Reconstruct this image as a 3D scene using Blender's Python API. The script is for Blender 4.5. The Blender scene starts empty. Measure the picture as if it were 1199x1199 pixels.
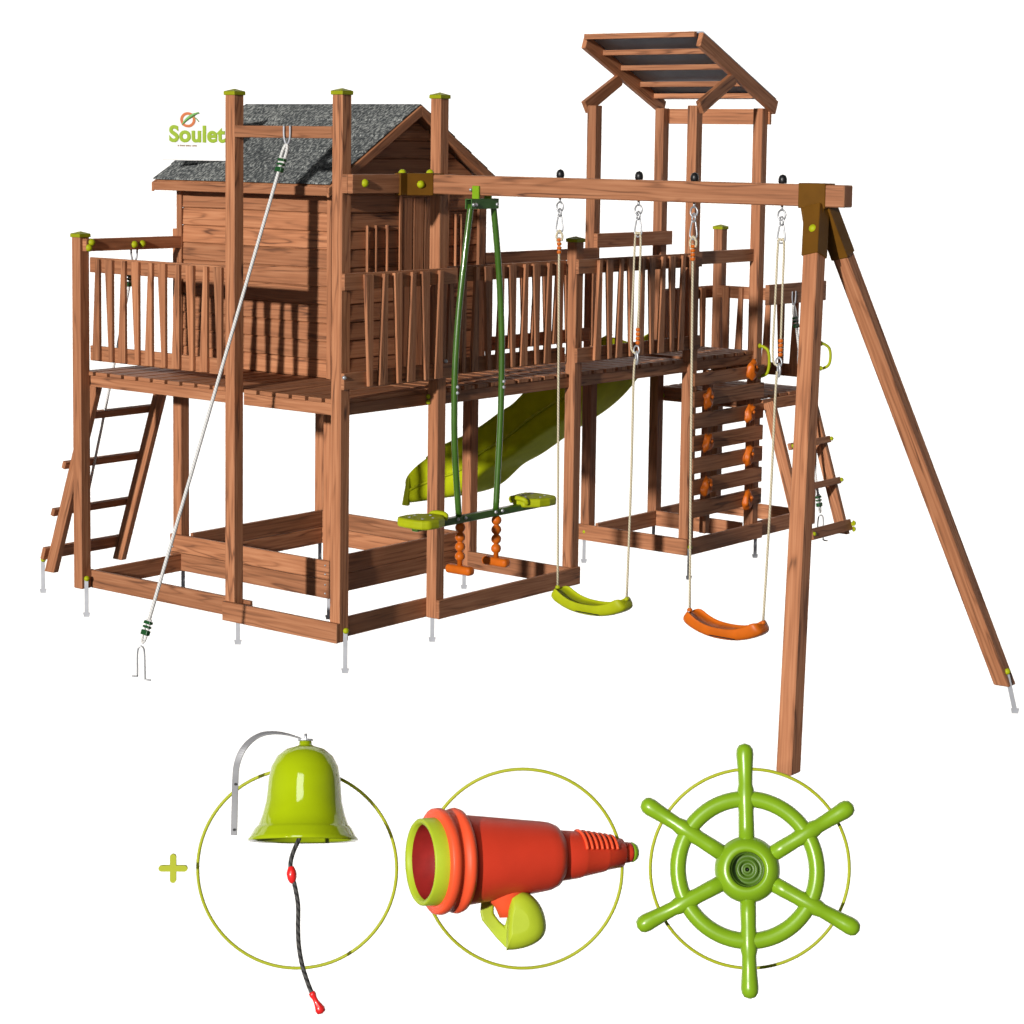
import bpy, bmesh, math, random
from mathutils import Vector, Matrix, Euler, noise
random.seed(7)
R = math.radians
SC = bpy.context.scene
COL = SC.collection

# ------------------------------------------------------------------ camera
cam = bpy.data.cameras.new('camera'); camo = bpy.data.objects.new('camera', cam); COL.objects.link(camo)
camo.location = (-7.9268, -7.4294, 2.5504)
camo.rotation_euler = (R(84.306), R(-0.863), R(-52.181))
cam.lens = 75.5485; cam.sensor_width = 36; cam.sensor_fit = 'HORIZONTAL'
cam.shift_x = -0.0307; cam.shift_y = -0.148
cam.clip_start = 0.1; cam.clip_end = 400
SC.camera = camo

# ------------------------------------------------------------------ world, sun, added fill lamp, exposure
w = bpy.data.worlds.new('World'); SC.world = w; w.use_nodes = True
wt = w.node_tree                                   # invented studio surround: dim overhead so deck tops stay dark, brighter at the sides
_tc = wt.nodes.new('ShaderNodeTexCoord'); _sx = wt.nodes.new('ShaderNodeSeparateXYZ'); _cr = wt.nodes.new('ShaderNodeValToRGB')
_mr = wt.nodes.new('ShaderNodeMapRange'); _mr.inputs[1].default_value = -1; _mr.inputs[2].default_value = 1
wt.links.new(_tc.outputs['Generated'], _sx.inputs[0]); wt.links.new(_sx.outputs[2], _mr.inputs[0]); wt.links.new(_mr.outputs[0], _cr.inputs[0])
_e = _cr.color_ramp.elements; _e[0].position = 0.30; _e[0].color = (0.42, 0.43, 0.45, 1); _e[1].position = 0.80; _e[1].color = (0.16, 0.17, 0.18, 1)
_m = _e.new(0.52); _m.color = (0.93, 0.95, 1.0, 1)
wt.links.new(_cr.outputs[0], wt.nodes['Background'].inputs[0])
wt.nodes['Background'].inputs[1].default_value = 0.17
sun = bpy.data.lights.new('sun', 'SUN'); sun.energy = 4.9; sun.angle = R(1.8); sun.color = (1.0, 0.965, 0.92)
suno = bpy.data.objects.new('sun', sun); COL.objects.link(suno)
suno.rotation_euler = Vector((1, 0.155, -0.245)).to_track_quat('-Z', 'Y').to_euler()
suno.location = (-10, -3, 8)
sb = bpy.data.lights.new('added_fill_softbox', 'AREA'); sb.shape = 'RECTANGLE'; sb.size = 1.4; sb.size_y = 1.8; sb.energy = 62  # lamp added outside the view, for fill and the bell highlight
sbo = bpy.data.objects.new('added_fill_softbox', sb); COL.objects.link(sbo)
sbo.location = (-6.37, -4.57, 2.75)
sbo.rotation_euler = (Vector((-2.9, -3.2, 0.5)) - Vector(sbo.location)).to_track_quat('-Z', 'Y').to_euler()
SC.view_settings.view_transform = 'Standard'; SC.view_settings.look = 'None'
SC.view_settings.exposure = 0; SC.view_settings.gamma = 1; SC.view_settings.use_curve_mapping = False
SC.render.engine = 'CYCLES'; SC.render.resolution_x = 1024; SC.render.resolution_y = 1024

# ------------------------------------------------------------------ materials
def newmat(name):
    m = bpy.data.materials.new(name); m.use_nodes = True
    return m, m.node_tree, m.node_tree.nodes['Principled BSDF']
def N(nt, t, **kw):
    n = nt.nodes.new(t)
    for k, v in kw.items(): setattr(n, k, v)
    return n
def math_(nt, op, a, b=None):
    n = N(nt, 'ShaderNodeMath', operation=op)
    for i, x in enumerate((a, b)):
        if x is None: continue
        if isinstance(x, (int, float)): n.inputs[i].default_value = x
        else: nt.links.new(x, n.inputs[i])
    return n.outputs[0]
def ramp(nt, fac, stops):
    n = N(nt, 'ShaderNodeValToRGB'); nt.links.new(fac, n.inputs[0])
    el = n.color_ramp.elements
    while len(el) > 1: el.remove(el[-1])
    el[0].position = stops[0][0]; el[0].color = (*stops[0][1], 1)
    for p, c in stops[1:]:
        e = el.new(p); e.color = (*c, 1)
    return n.outputs[0]
def wood_mat(name, k=1.0, dark=(0.095, 0.036, 0.018), base=(0.310, 0.123, 0.055), light=(0.395, 0.175, 0.085)):
    m, nt, b = newmat(name); L = nt.links.new
    uv = N(nt, 'ShaderNodeUVMap', uv_map='grain')
    at = N(nt, 'ShaderNodeAttribute', attribute_name='bid')
    bid = at.outputs['Fac']
    off = math_(nt, 'MULTIPLY', bid, 37.0)
    mp = N(nt, 'ShaderNodeMapping'); mp.inputs['Scale'].default_value = (0.5, 6.5, 1); L(uv.outputs[0], mp.inputs[0])
    n1 = N(nt, 'ShaderNodeTexNoise', noise_dimensions='4D'); n1.inputs['Scale'].default_value = 1.9; n1.inputs['Detail'].default_value = 2.5
    L(mp.outputs[0], n1.inputs['Vector']); L(off, n1.inputs['W'])
    # cathedral figure: contour lines of a stretched noise
    rings = math_(nt, 'SINE', math_(nt, 'MULTIPLY', n1.outputs[0], 58.0))
    rings = math_(nt, 'ADD', math_(nt, 'MULTIPLY', rings, 0.5), 0.5)
    mp2 = N(nt, 'ShaderNodeMapping'); mp2.inputs['Scale'].default_value = (2.0, 85.0, 1); L(uv.outputs[0], mp2.inputs[0])
    n2 = N(nt, 'ShaderNodeTexNoise', noise_dimensions='4D'); n2.inputs['Scale'].default_value = 1.0; n2.inputs['Detail'].default_value = 4
    L(mp2.outputs[0], n2.inputs['Vector']); L(off, n2.inputs['W'])
    mp3 = N(nt, 'ShaderNodeMapping'); mp3.inputs['Scale'].default_value = (0.8, 13.0, 1); L(uv.outputs[0], mp3.inputs[0])
    n3 = N(nt, 'ShaderNodeTexNoise', noise_dimensions='4D'); n3.inputs['Scale'].default_value = 1.6; n3.inputs['Detail'].default_value = 2
    L(mp3.outputs[0], n3.inputs['Vector']); L(math_(nt, 'ADD', off, 11.0), n3.inputs['W'])
    # sharp dark streaks
    stre = math_(nt, 'POWER', rings, 5.0)
    mask = N(nt, 'ShaderNodeMapRange'); mask.inputs[1].default_value = 0.44; mask.inputs[2].default_value = 0.62; L(n3.outputs[0], mask.inputs[0])
    stre = math_(nt, 'MULTIPLY', stre, mask.outputs[0])
    f = math_(nt, 'ADD', math_(nt, 'MULTIPLY', n2.outputs[0], 0.85), math_(nt, 'MULTIPLY', n3.outputs[0], 0.30))
    f = math_(nt, 'SUBTRACT', f, math_(nt, 'MULTIPLY', stre, 0.34))
    f = math_(nt, 'SUBTRACT', f, math_(nt, 'MULTIPLY', rings, 0.06))
    c = ramp(nt, f, [(0.12, tuple(x*k for x in dark)), (0.36, tuple(x*k*0.72 for x in base)), (0.52, tuple(x*k for x in base)), (0.72, tuple(x*k for x in light))])
    # knots
    mpk = N(nt, 'ShaderNodeMapping'); mpk.inputs['Scale'].default_value = (2.2, 7.0, 1); L(uv.outputs[0], mpk.inputs[0])
    vo = N(nt, 'ShaderNodeTexVoronoi', voronoi_dimensions='4D'); vo.inputs['Scale'].default_value = 0.8; L(mpk.outputs[0], vo.inputs['Vector']); L(off, vo.inputs['W'])
    kn = N(nt, 'ShaderNodeMapRange'); kn.inputs[1].default_value = 0.05; kn.inputs[2].default_value = 0.10; L(vo.outputs['Distance'], kn.inputs[0])
    mk = N(nt, 'ShaderNodeMix', data_type='RGBA'); L(kn.outputs[0], mk.inputs[0]); mk.inputs[6].default_value = (0.06*k, 0.022*k, 0.012*k, 1); L(c, mk.inputs[7])
    hsv = N(nt, 'ShaderNodeHueSaturation'); L(mk.outputs[2], hsv.inputs['Color'])
    wn = N(nt, 'ShaderNodeTexWhiteNoise', noise_dimensions='1D'); L(off, wn.inputs['W'])
    L(math_(nt, 'ADD', math_(nt, 'MULTIPLY', wn.outputs['Value'], 0.40), 0.78), hsv.inputs['Value'])
    L(hsv.outputs[0], b.inputs['Base Color'])
    b.inputs['Roughness'].default_value = 0.62; b.inputs['Specular IOR Level'].default_value = 0.3
    bp = N(nt, 'ShaderNodeBump'); bp.inputs['Strength'].default_value = 0.25; bp.inputs['Distance'].default_value = 0.002
    L(f, bp.inputs['Height']); L(bp.outputs[0], b.inputs['Normal'])
    return m
def plastic(name, col, rough=0.3, var=0.12, coat=0.0, spec=0.4):
    m, nt, b = newmat(name); L = nt.links.new
    tc = N(nt, 'ShaderNodeTexCoord')
    n = N(nt, 'ShaderNodeTexNoise'); n.inputs['Scale'].default_value = 9; n.inputs['Detail'].default_value = 4; L(tc.outputs['Object'], n.inputs['Vector'])
    c = ramp(nt, n.outputs[0], [(0.3, tuple(x*(1-var) for x in col)), (0.7, tuple(min(1, x*(1+var)) for x in col))])
    L(c, b.inputs['Base Color']); b.inputs['Roughness'].default_value = rough
    b.inputs['Specular IOR Level'].default_value = spec; b.inputs['Coat Weight'].default_value = coat; b.inputs['Coat Roughness'].default_value = 0.06
    n2 = N(nt, 'ShaderNodeTexNoise'); n2.inputs['Scale'].default_value = 60; L(tc.outputs['Object'], n2.inputs['Vector'])
    bp = N(nt, 'ShaderNodeBump'); bp.inputs['Strength'].default_value = 0.06; bp.inputs['Distance'].default_value = 0.002
    L(n2.outputs[0], bp.inputs['Height']); L(bp.outputs[0], b.inputs['Normal'])
    return m
def metal(name, col, rough=0.35, metallic=1.0):
    m = plastic(name, col, rough, 0.15); m.node_tree.nodes['Principled BSDF'].inputs['Metallic'].default_value = metallic
    return m
def rope_mat(name, c1, c2, freq=260):
    m, nt, b = newmat(name); L = nt.links.new
    uv = N(nt, 'ShaderNodeUVMap', uv_map='grain')
    sp = N(nt, 'ShaderNodeSeparateXYZ'); L(uv.outputs[0], sp.inputs[0])
    t = math_(nt, 'ADD', math_(nt, 'MULTIPLY', sp.outputs[0], freq), math_(nt, 'MULTIPLY', sp.outputs[1], 2*math.pi*2))
    s = math_(nt, 'ADD', math_(nt, 'MULTIPLY', math_(nt, 'SINE', t), 0.5), 0.5)
    L(ramp(nt, s, [(0.05, c1), (0.7, c2)]), b.inputs['Base Color']); b.inputs['Roughness'].default_value = 0.8
    bp = N(nt, 'ShaderNodeBump'); bp.inputs['Strength'].default_value = 0.4; bp.inputs['Distance'].default_value = 0.002
    L(s, bp.inputs['Height']); L(bp.outputs[0], b.inputs['Normal'])
    return m
M = {}
M['wood'] = wood_mat('stained_wood')
M['siding'] = wood_mat('siding_wood', 1.0, base=(0.320, 0.127, 0.057))
M['lime'] = plastic('lime_plastic', (0.31, 0.345, 0.006), 0.5, spec=.15)
M['cap'] = plastic('olive_cap_plastic', (0.24, 0.26, 0.006), 0.5, spec=.12)
M['limeb'] = plastic('lime_bell_enamel', (0.27, 0.35, 0.003), 0.07, 0.04, 0.0, spec=.55)
M['limew'] = plastic('apple_green_plastic', (0.165, 0.30, 0.009), 0.30, 0.05, 0.0, spec=.4)
M['slide'] = plastic('slide_plastic', (0.34, 0.38, 0.007), 0.7, 0.1, spec=0.02)
M['orange'] = plastic('orange_plastic', (0.47, 0.10, 0.006), 0.42, 0.15, spec=.2)
M['red'] = plastic('red_orange_plastic', (0.58, 0.042, 0.018), 0.42, 0.04, 0.0, spec=.2)
M['redor'] = plastic('orange_rim_plastic', (0.68, 0.075, 0.025), 0.42, 0.05, spec=.2)
M['redgrip'] = plastic('red_grip_plastic', (0.62, 0.015, 0.015), 0.3, 0.1, 0.3)
M['scopelime'] = plastic('yellow_green_plastic', (0.32, 0.40, 0.020), 0.45, 0.06, spec=.2)
M['dark_red'] = plastic('dark_red_plastic', (0.24, 0.014, 0.012), 0.4, 0.25)
M['green_tube'] = plastic('green_painted_tube', (0.038, 0.10, 0.008), 0.35, 0.15, 0.3)
M['green_plate'] = plastic('green_painted_plate', (0.05, 0.13, 0.03), 0.4, 0.2)
M['dgreen'] = plastic('dark_green_clamp', (0.006, 0.06, 0.012), 0.4)
M['bracket'] = plastic('ochre_steel', (0.112, 0.047, 0.004), 0.55, 0.12, spec=.12)
M['strap'] = metal('grey_strap_steel', (0.20, 0.20, 0.21), 0.45, 0.25)
M['steel'] = metal('galvanised_steel', (0.42, 0.43, 0.45), 0.4, 0.6)
M['pale_steel'] = metal('pale_galvanised_steel', (0.36, 0.37, 0.40), 0.5, 0.3)
M['black'] = plastic('black_plastic', (0.008, 0.008, 0.009), 0.4)
M['hole'] = plastic('recess_shade_green', (0.055, 0.115, 0.008), 0.4)  # darker green puts the wheel hub recess's shade into its colour
M['ring'] = plastic('olive_green_ring', (0.30, 0.33, 0.004), 0.6, 0.02)
M['sign'] = plastic('white_sign_board', (0.74, 0.74, 0.74), 0.8, 0.01, spec=.05)
M['letter'] = plastic('green_lettering', (0.25, 0.37, 0.006), 0.6, 0.02)
M['logo_orange'] = plastic('logo_orange', (0.50, 0.13, 0.03), 0.6, 0.05)
M['logo_green'] = plastic('logo_green', (0.16, 0.38, 0.10), 0.6, 0.05)
M['logo_text'] = plastic('logo_small_print', (0.25, 0.16, 0.08), 0.6, 0.05)
M['rope'] = rope_mat('beige_rope', (0.34, 0.29, 0.19), (0.50, 0.44, 0.31), 420)
M['grey_rope'] = rope_mat('pale_grey_rope', (0.42, 0.42, 0.42), (0.60, 0.59, 0.57), 420)
M['black_rope'] = rope_mat('black_braided_cord', (0.003, 0.003, 0.003), (0.05, 0.048, 0.045), 210)
# roofing felt
m, nt, b = newmat('roofing_felt'); L = nt.links.new
tc = N(nt, 'ShaderNodeTexCoord'); mp = N(nt, 'ShaderNodeMapping'); mp.inputs['Scale'].default_value = (46, 84, 46); L(tc.outputs['Object'], mp.inputs[0])
n1 = N(nt, 'ShaderNodeTexNoise'); n1.inputs['Scale'].default_value = 1.0; n1.inputs['Detail'].default_value = 5; L(mp.outputs[0], n1.inputs['Vector'])
n2 = N(nt, 'ShaderNodeTexNoise'); n2.inputs['Scale'].default_value = 1.7; n2.inputs['Detail'].default_value = 3; L(tc.outputs['Object'], n2.inputs['Vector'])
f = math_(nt, 'ADD', n1.outputs[0], math_(nt, 'MULTIPLY', math_(nt, 'SUBTRACT', n2.outputs[0], 0.5), 0.25))
L(ramp(nt, f, [(0.38, (0.020, 0.024, 0.027)), (0.50, (0.075, 0.083, 0.084)), (0.65, (0.29, 0.30, 0.285))]), b.inputs['Base Color'])
b.inputs['Roughness'].default_value = 0.95
bp = N(nt, 'ShaderNodeBump'); bp.inputs['Strength'].default_value = 0.8; bp.inputs['Distance'].default_value = 0.01; L(n1.outputs[0], bp.inputs['Height']); L(bp.outputs[0], b.inputs['Normal'])
M['felt'] = m
# canopy cloth
m, nt, b = newmat('canopy_cloth'); L = nt.links.new
tc = N(nt, 'ShaderNodeTexCoord'); n1 = N(nt, 'ShaderNodeTexNoise'); n1.inputs['Scale'].default_value = 4; n1.inputs['Detail'].default_value = 6; L(tc.outputs['Object'], n1.inputs['Vector'])
L(ramp(nt, n1.outputs[0], [(0.3, (0.24, 0.29, 0.36)), (0.7, (0.31, 0.36, 0.43))]), b.inputs['Base Color']); b.inputs['Roughness'].default_value = 0.85
M['cloth'] = m
# studio backdrop
m, nt, b = newmat('white_paper'); b.inputs['Roughness'].default_value = 1.0; b.inputs['Specular IOR Level'].default_value = 0.0
tc = N(nt, 'ShaderNodeTexCoord'); n1 = N(nt, 'ShaderNodeTexNoise'); n1.inputs['Scale'].default_value = 0.1; nt.links.new(tc.outputs['Object'], n1.inputs['Vector'])
nt.links.new(ramp(nt, n1.outputs[0], [(0.3, (0.915, 0.915, 0.915)), (0.7, (0.925, 0.925, 0.925))]), b.inputs['Base Color'])
M['paper'] = m

# ------------------------------------------------------------------ mesh builder
class MB:
    def __init__(s):
        s.bm = bmesh.new(); s.uv = s.bm.loops.layers.uv.new('grain'); s.bid = s.bm.faces.layers.float.new('bid')
    def face(s, pts, uvs, b, smooth=False):
        vs = [s.bm.verts.new(p) for p in pts]
        f = s.bm.faces.new(vs); f[s.bid] = b; f.smooth = smooth
        for l, u in zip(f.loops, uvs): l[s.uv].uv = u
        return f
    def hexa(s, P, ax, b=None):
        """P: 8 points, index = ix*4+iy*2+iz; ax = grain axis (0,1,2)"""
        if b is None: b = random.random()
        vs = [s.bm.verts.new(p) for p in P]
        quads = [((0,1,3,2),0),((4,6,7,5),0),((0,4,5,1),1),((2,3,7,6),1),((0,2,6,4),2),((1,5,7,3),2)]
        def bit(i, a): return (i >> (2-a)) & 1
        P = [Vector(p) for p in P]
        e = [(P[4]-P[0]).length, (P[2]-P[0]).length, (P[1]-P[0]).length]
        o = [(ax+1) % 3, (ax+2) % 3]
        for qi, (q, na) in enumerate(quads):
            f = s.bm.faces.new([vs[i] for i in q]); f[s.bid] = b
            for l, i in zip(f.loops, q):
                if na == ax: u = bit(i, o[0])*e[o[0]]*0.5; v = bit(i, o[1])*e[o[1]]
                else:
                    oo = o[0] if na == o[1] else o[1]
                    u = bit(i, ax)*e[ax]; v = bit(i, oo)*e[oo] + qi*0.37
                l[s.uv].uv = (u, v)
        bmesh.ops.recalc_face_normals(s.bm, faces=list({f for v in vs for f in v.link_faces}))
        return vs
    def box(s, x0, x1, y0, y1, z0, z1, ax=None, b=None):
        if ax is None: d = (x1-x0, y1-y0, z1-z0); ax = d.index(max(d))
        return s.hexa([(x, y, z) for x in (x0, x1) for y in (y0, y1) for z in (z0, z1)], ax, b)
    def beam(s, p0, p1, w, h, side=(1, 0, 0), w1=None, b=None):
        """bar from p0 to p1; w across 'side', h across the third direction"""
        p0 = Vector(p0); p1 = Vector(p1); a = (p1-p0).normalized()
        sd = Vector(side); sd = (sd - a*sd.dot(a)).normalized(); up = a.cross(sd)
        w1 = w if w1 is None else w1
        P = []
        for p, ww in ((p0, w), (p1, w1)):
            for i in (-.5, .5):
                for j in (-.5, .5): P.append(p + sd*ww*i + up*h*j)
        return s.hexa(P, 0, b)
    def tube(s, pts, r, seg=10, smooth_n=0, closed=False, rs=None, cap=True):
        pts = [Vector(p) for p in pts]
        if rs is None: rs = [r]*len(pts)
        if smooth_n:
            q = []; qr = []; n = len(pts); rng = n if closed else n-1
            for i in range(rng):
                if closed: a, b_, c, d = pts[(i-1) % n], pts[i], pts[(i+1) % n], pts[(i+2) % n]
                else: a, b_, c, d = pts[max(i-1, 0)], pts[i], pts[i+1], pts[min(i+2, n-1)]
                r0, r1 = rs[i], rs[(i+1) % n]
                for k in range(smooth_n):
                    t = k/smooth_n
                    q.append(0.5*((2*b_) + (c-a)*t + (2*a-5*b_+4*c-d)*t*t + (3*b_-a-3*c+d)*t**3)); qr.append(r0+(r1-r0)*t)
            if not closed: q.append(pts[-1]); qr.append(rs[-1])
            pts, rs = q, qr
        n = len(pts); rings = []; dist = 0; ref = None; us = []
        for i, p in enumerate(pts):
            if closed: t = (pts[(i+1) % n]-pts[i-1]).normalized()
            else: t = (pts[min(i+1, n-1)]-pts[max(i-1, 0)]).normalized()
            if ref is None:
                ref = Vector((0, 0, 1)) if abs(t.z) < .9 else Vector((1, 0, 0))
            u = (ref - t*ref.dot(t)); u.normalize(); ref = u; v = t.cross(u)
            if i: dist += (p-pts[i-1]).length
            us.append(dist)
            rings.append([s.bm.verts.new(p + (u*math.cos(2*math.pi*k/seg) + v*math.sin(2*math.pi*k/seg))*rs[i]) for k in range(seg)])
        m = n if closed else n-1
        for i in range(m):
            a, c = rings[i], rings[(i+1) % n]
            for k in range(seg):
                f = s.bm.faces.new((a[k], a[(k+1) % seg], c[(k+1) % seg], c[k])); f.smooth = True; f[s.bid] = .5
                u0 = us[i]; u1 = us[i+1] if i+1 < n else us[i]+0.01
                for l, uvv in zip(f.loops, ((u0, k/seg), (u0, (k+1)/seg), (u1, (k+1)/seg), (u1, k/seg))): l[s.uv].uv = uvv
        if not closed and cap:
            s.bm.faces.new(rings[0][::-1]); s.bm.faces.new(rings[-1])
    def lathe(s, prof, o=(0, 0, 0), axis=(0, 0, 1), seg=32, smooth=True, closed_prof=False, cap=True):
        """prof: list of (radius, height along axis)"""
        ax = Vector(axis).normalized(); u = ax.orthogonal().normalized(); v = ax.cross(u); o = Vector(o); rings = []
        for r_, h in prof:
            if r_ < 1e-6: rings.append([s.bm.verts.new(o+ax*h)])
            else: rings.append([s.bm.verts.new(o+ax*h+(u*math.cos(2*math.pi*k/seg)+v*math.sin(2*math.pi*k/seg))*r_) for k in range(seg)])
        pairs = list(zip(rings, rings[1:]))
        if closed_prof: pairs.append((rings[-1], rings[0]))
        fs = []
        for a, c in pairs:
            for k in range(seg):
                k2 = (k+1) % seg
                if len(a) == 1 and len(c) == 1: continue
                if len(a) == 1: f = s.bm.faces.new((a[0], c[k], c[k2]))
                elif len(c) == 1: f = s.bm.faces.new((a[k], c[0], a[k2]))
                else: f = s.bm.faces.new((a[k], a[k2], c[k2], c[k]))
                f.smooth = smooth; fs.append(f)
        if not closed_prof and cap:
            if len(rings[0]) > 1: fs.append(s.bm.faces.new(rings[0]))
            if len(rings[-1]) > 1: fs.append(s.bm.faces.new(rings[-1]))
        bmesh.ops.recalc_face_normals(s.bm, faces=fs)
    def prism(s, pts, dvec, ax_uv=None, b=None):
        """extruded polygon (list of 3d points) by dvec"""
        if b is None: b = random.random()
        d = Vector(dvec); A = [s.bm.verts.new(p) for p in pts]; B = [s.bm.verts.new(Vector(p)+d) for p in pts]
        fs = [s.bm.faces.new(A[::-1]), s.bm.faces.new(B)]
        n = len(A)
        for i in range(n): fs.append(s.bm.faces.new((A[i], A[(i+1) % n], B[(i+1) % n], B[i])))
        g = Vector(ax_uv) if ax_uv else Vector((1, 0, 0)); g.normalize(); h = g.cross(d).normalized() if g.cross(d).length > 1e-6 else g.orthogonal()
        for f in fs:
            f[s.bid] = b
            for l in f.loops: l[s.uv].uv = (l.vert.co.dot(g), l.vert.co.dot(h)+l.vert.co.dot(d.normalized()))
        bmesh.ops.recalc_face_normals(s.bm, faces=fs)
    def sphere(s, c, r, sc=(1, 1, 1), seg=16):
        q = bmesh.ops.create_uvsphere(s.bm, u_segments=seg, v_segments=max(6, seg//2), radius=r)
        for v in q['verts']:
            v.co = Vector((v.co.x*sc[0], v.co.y*sc[1], v.co.z*sc[2])) + Vector(c)
            for f in v.link_faces: f.smooth = True

WL = {}
def pend(name, bm, mat, parent=None, origin=None, bevel=0.0, label=None, seg=1):
    """link the bmesh as ONE mesh object, with its origin at its own base"""
    m = bm
    if origin is None:
        xs = [v.co for v in m.bm.verts]
        origin = Vector(((min(v.x for v in xs)+max(v.x for v in xs))/2, (min(v.y for v in xs)+max(v.y for v in xs))/2, min(v.z for v in xs)))
    origin = Vector(origin)
    for v in m.bm.verts: v.co -= origin
    me = bpy.data.meshes.new(name); m.bm.to_mesh(me); m.bm.free()
    me.materials.append(M[mat] if isinstance(mat, str) else mat)
    o = bpy.data.objects.new(name, me); COL.objects.link(o)
    pw = Vector((0, 0, 0))
    if parent is not None: o.parent = parent; pw = WL[parent.name]
    o.location = origin - pw; WL[o.name] = origin
    if bevel:
        bv = o.modifiers.new('bevel', 'BEVEL'); bv.width = bevel; bv.segments = seg; bv.limit_method = 'ANGLE'; bv.angle_limit = R(40)
        bv.harden_normals = False
    if label: o['label'] = label
    return o
def thing(name, label, cat, loc=(0, 0, 0), rot=(0, 0, 0), group=None):
    o = bpy.data.objects.new(name, None); COL.objects.link(o); o.empty_display_size = 0.1
    o.location = loc; o.rotation_euler = rot; WL[o.name] = Vector(loc) if rot == (0, 0, 0) else Vector((0, 0, 0))
    o['label'] = label; o['category'] = cat
    if group: o['group'] = group
    return o
def wbox(name, x0, x1, y0, y1, z0, z1, parent, ax=None, mat='wood', label=None, bevel=0.0025):
    m = MB(); m.box(x0, x1, y0, y1, z0, z1, ax); return pend(name, m, mat, parent, bevel=bevel, label=label)
def dome(m, p, n, r=0.018):
    m.lathe([(r*1.15, 0), (r*1.15, r*.18), (r, r*.45), (r*.75, r*.8), (r*.4, r*.98), (0, r*1.05)], p, n, 14)
def bolt(p, n, parent, r=0.017, mat='lime'):
    m = MB(); dome(m, p, n, r); return pend('bolt_cap', m, mat, parent, origin=p)

W = 0.07
def post(x, y, z, parent, cap=False, z0=0.0, name='post'):
    o = wbox(name, x, x+W, y, y+W, z0, z, parent, 2, bevel=0.004)
    if cap:
        m = MB(); e = 0.006
        m.box(x-e, x+W+e, y-e, y+W+e, z-0.008, z+0.012)
        P = [(x-e, y-e, z+.012), (x+W+e, y-e, z+.012), (x+W+e, y+W+e, z+.012), (x-e, y+W+e, z+.012)]
        c = m.bm.verts.new((x+W/2, y+W/2, z+0.026)); vs = [m.bm.verts.new(p) for p in P]
        for i in range(4): m.bm.faces.new((vs[i], vs[(i+1) % 4], c))
        pend('post_cap', m, 'cap', o, bevel=0.003, seg=2)
    return o
def anchor(x, y, parent, top=0.06, bot=-0.15, tilt=(0, 0), lime=True):
    m = MB(); a = Vector((x, y, top)); c = Vector((x+tilt[0], y+tilt[1], bot))
    m.beam(a, c, 0.022, 0.006, side=(0.6, -0.8, 0)); m.beam(c+Vector((0, 0, .012)), c-Vector((0, 0, .012)), 0.040, 0.008, side=(0.6, -0.8, 0), w1=0.03)
    o = pend('ground_anchor', m, 'pale_steel', parent)
    if lime: bolt((x, y-0.004, top), (-.6, -.8, 0), o, 0.014)
    return o
def rails_panel(parent, axis, a0, a1, c, zb, zt, e0, pitch, n, face, rh=0.085, wide=0.062, narrow=0.030, label=None, first=0, vert=1):
    """balustrade along x (axis 0) or y (axis 1). c = plane coordinate of the rails' visible face, face = outward side of the balusters"""
    t = 0.022
    def bx(u0, u1, c0, c1, z0, z1, ax):
        if axis == 0: return (u0, u1, min(c0, c1), max(c0, c1), z0, z1, ax)
        return (min(c0, c1), max(c0, c1), u0, u1, z0, z1, ax)
    m = MB(); m.box(*bx(a0, a1, c, c-face*t, zt-rh, zt, axis)); o = pend('balustrade', m, 'wood', parent, bevel=0.002, label=label)
    m = MB(); m.box(*bx(a0, a1, c, c-face*t, zb, zb+rh, axis)); pend('lower_rail', m, 'wood', o, bevel=0.002)
    for i in range(n):
        e = e0 + pitch*i + random.uniform(-.002, .002)           # the straight edge
        up = (i+first) % 2
        wt, wb = (wide, narrow) if up else (narrow, wide)
        m = MB(); d = face*0.020; s_ = -vert
        if axis == 0: P = [(e+s_*wb, c, zb+.006), (e, c, zb+.006), (e, c, zt-.008), (e+s_*wt, c, zt-.008)]; dv = (0, d, 0)
        else: P = [(c, e+s_*wb, zb+.006), (c, e, zb+.006), (c, e, zt-.008), (c, e+s_*wt, zt-.008)]; dv = (d, 0, 0)
        m.prism(P, dv, (0, 0, 1)); pend('baluster', m, 'wood', o, bevel=0.002)
    return o

# ------------------------------------------------------------------ backdrop
bd = MB(); f_ = Vector((.791, .612, 0)); r_ = Vector((.612, -.791, 0)); c_ = Vector((-7.93, -7.43, 0)) + f_*62
bd.face([c_-r_*90+Vector((0, 0, -55)), c_+r_*90+Vector((0, 0, -55)), c_+r_*90+Vector((0, 0, 50)), c_-r_*90+Vector((0, 0, 50))], [(0, 0)]*4, 0)
bdo = pend('backdrop', bd, 'paper'); bdo['kind'] = 'structure'

# ================================================================== 1. main platform
G_POST = None
P = thing('play_platform', 'raised walkway deck on tall square posts wrapped round the little house, with leaning balusters', 'platform', (0, 0, 0))
pC = post(0, 0, 2.80, P, True); pB = post(0, .769, 2.80, P, True); pA = post(0, 2.002, 2.01, P, True)
pD = post(.755, 0, 2.80, P, True); pF = post(1.971, 0, 2.01, P, True)
post(.757, 2.002, 2.035, P); post(.775, .79, 1.215, P); post(1.971, .772, 1.215, P); post(1.971, 2.002, 1.215, P)
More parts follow.
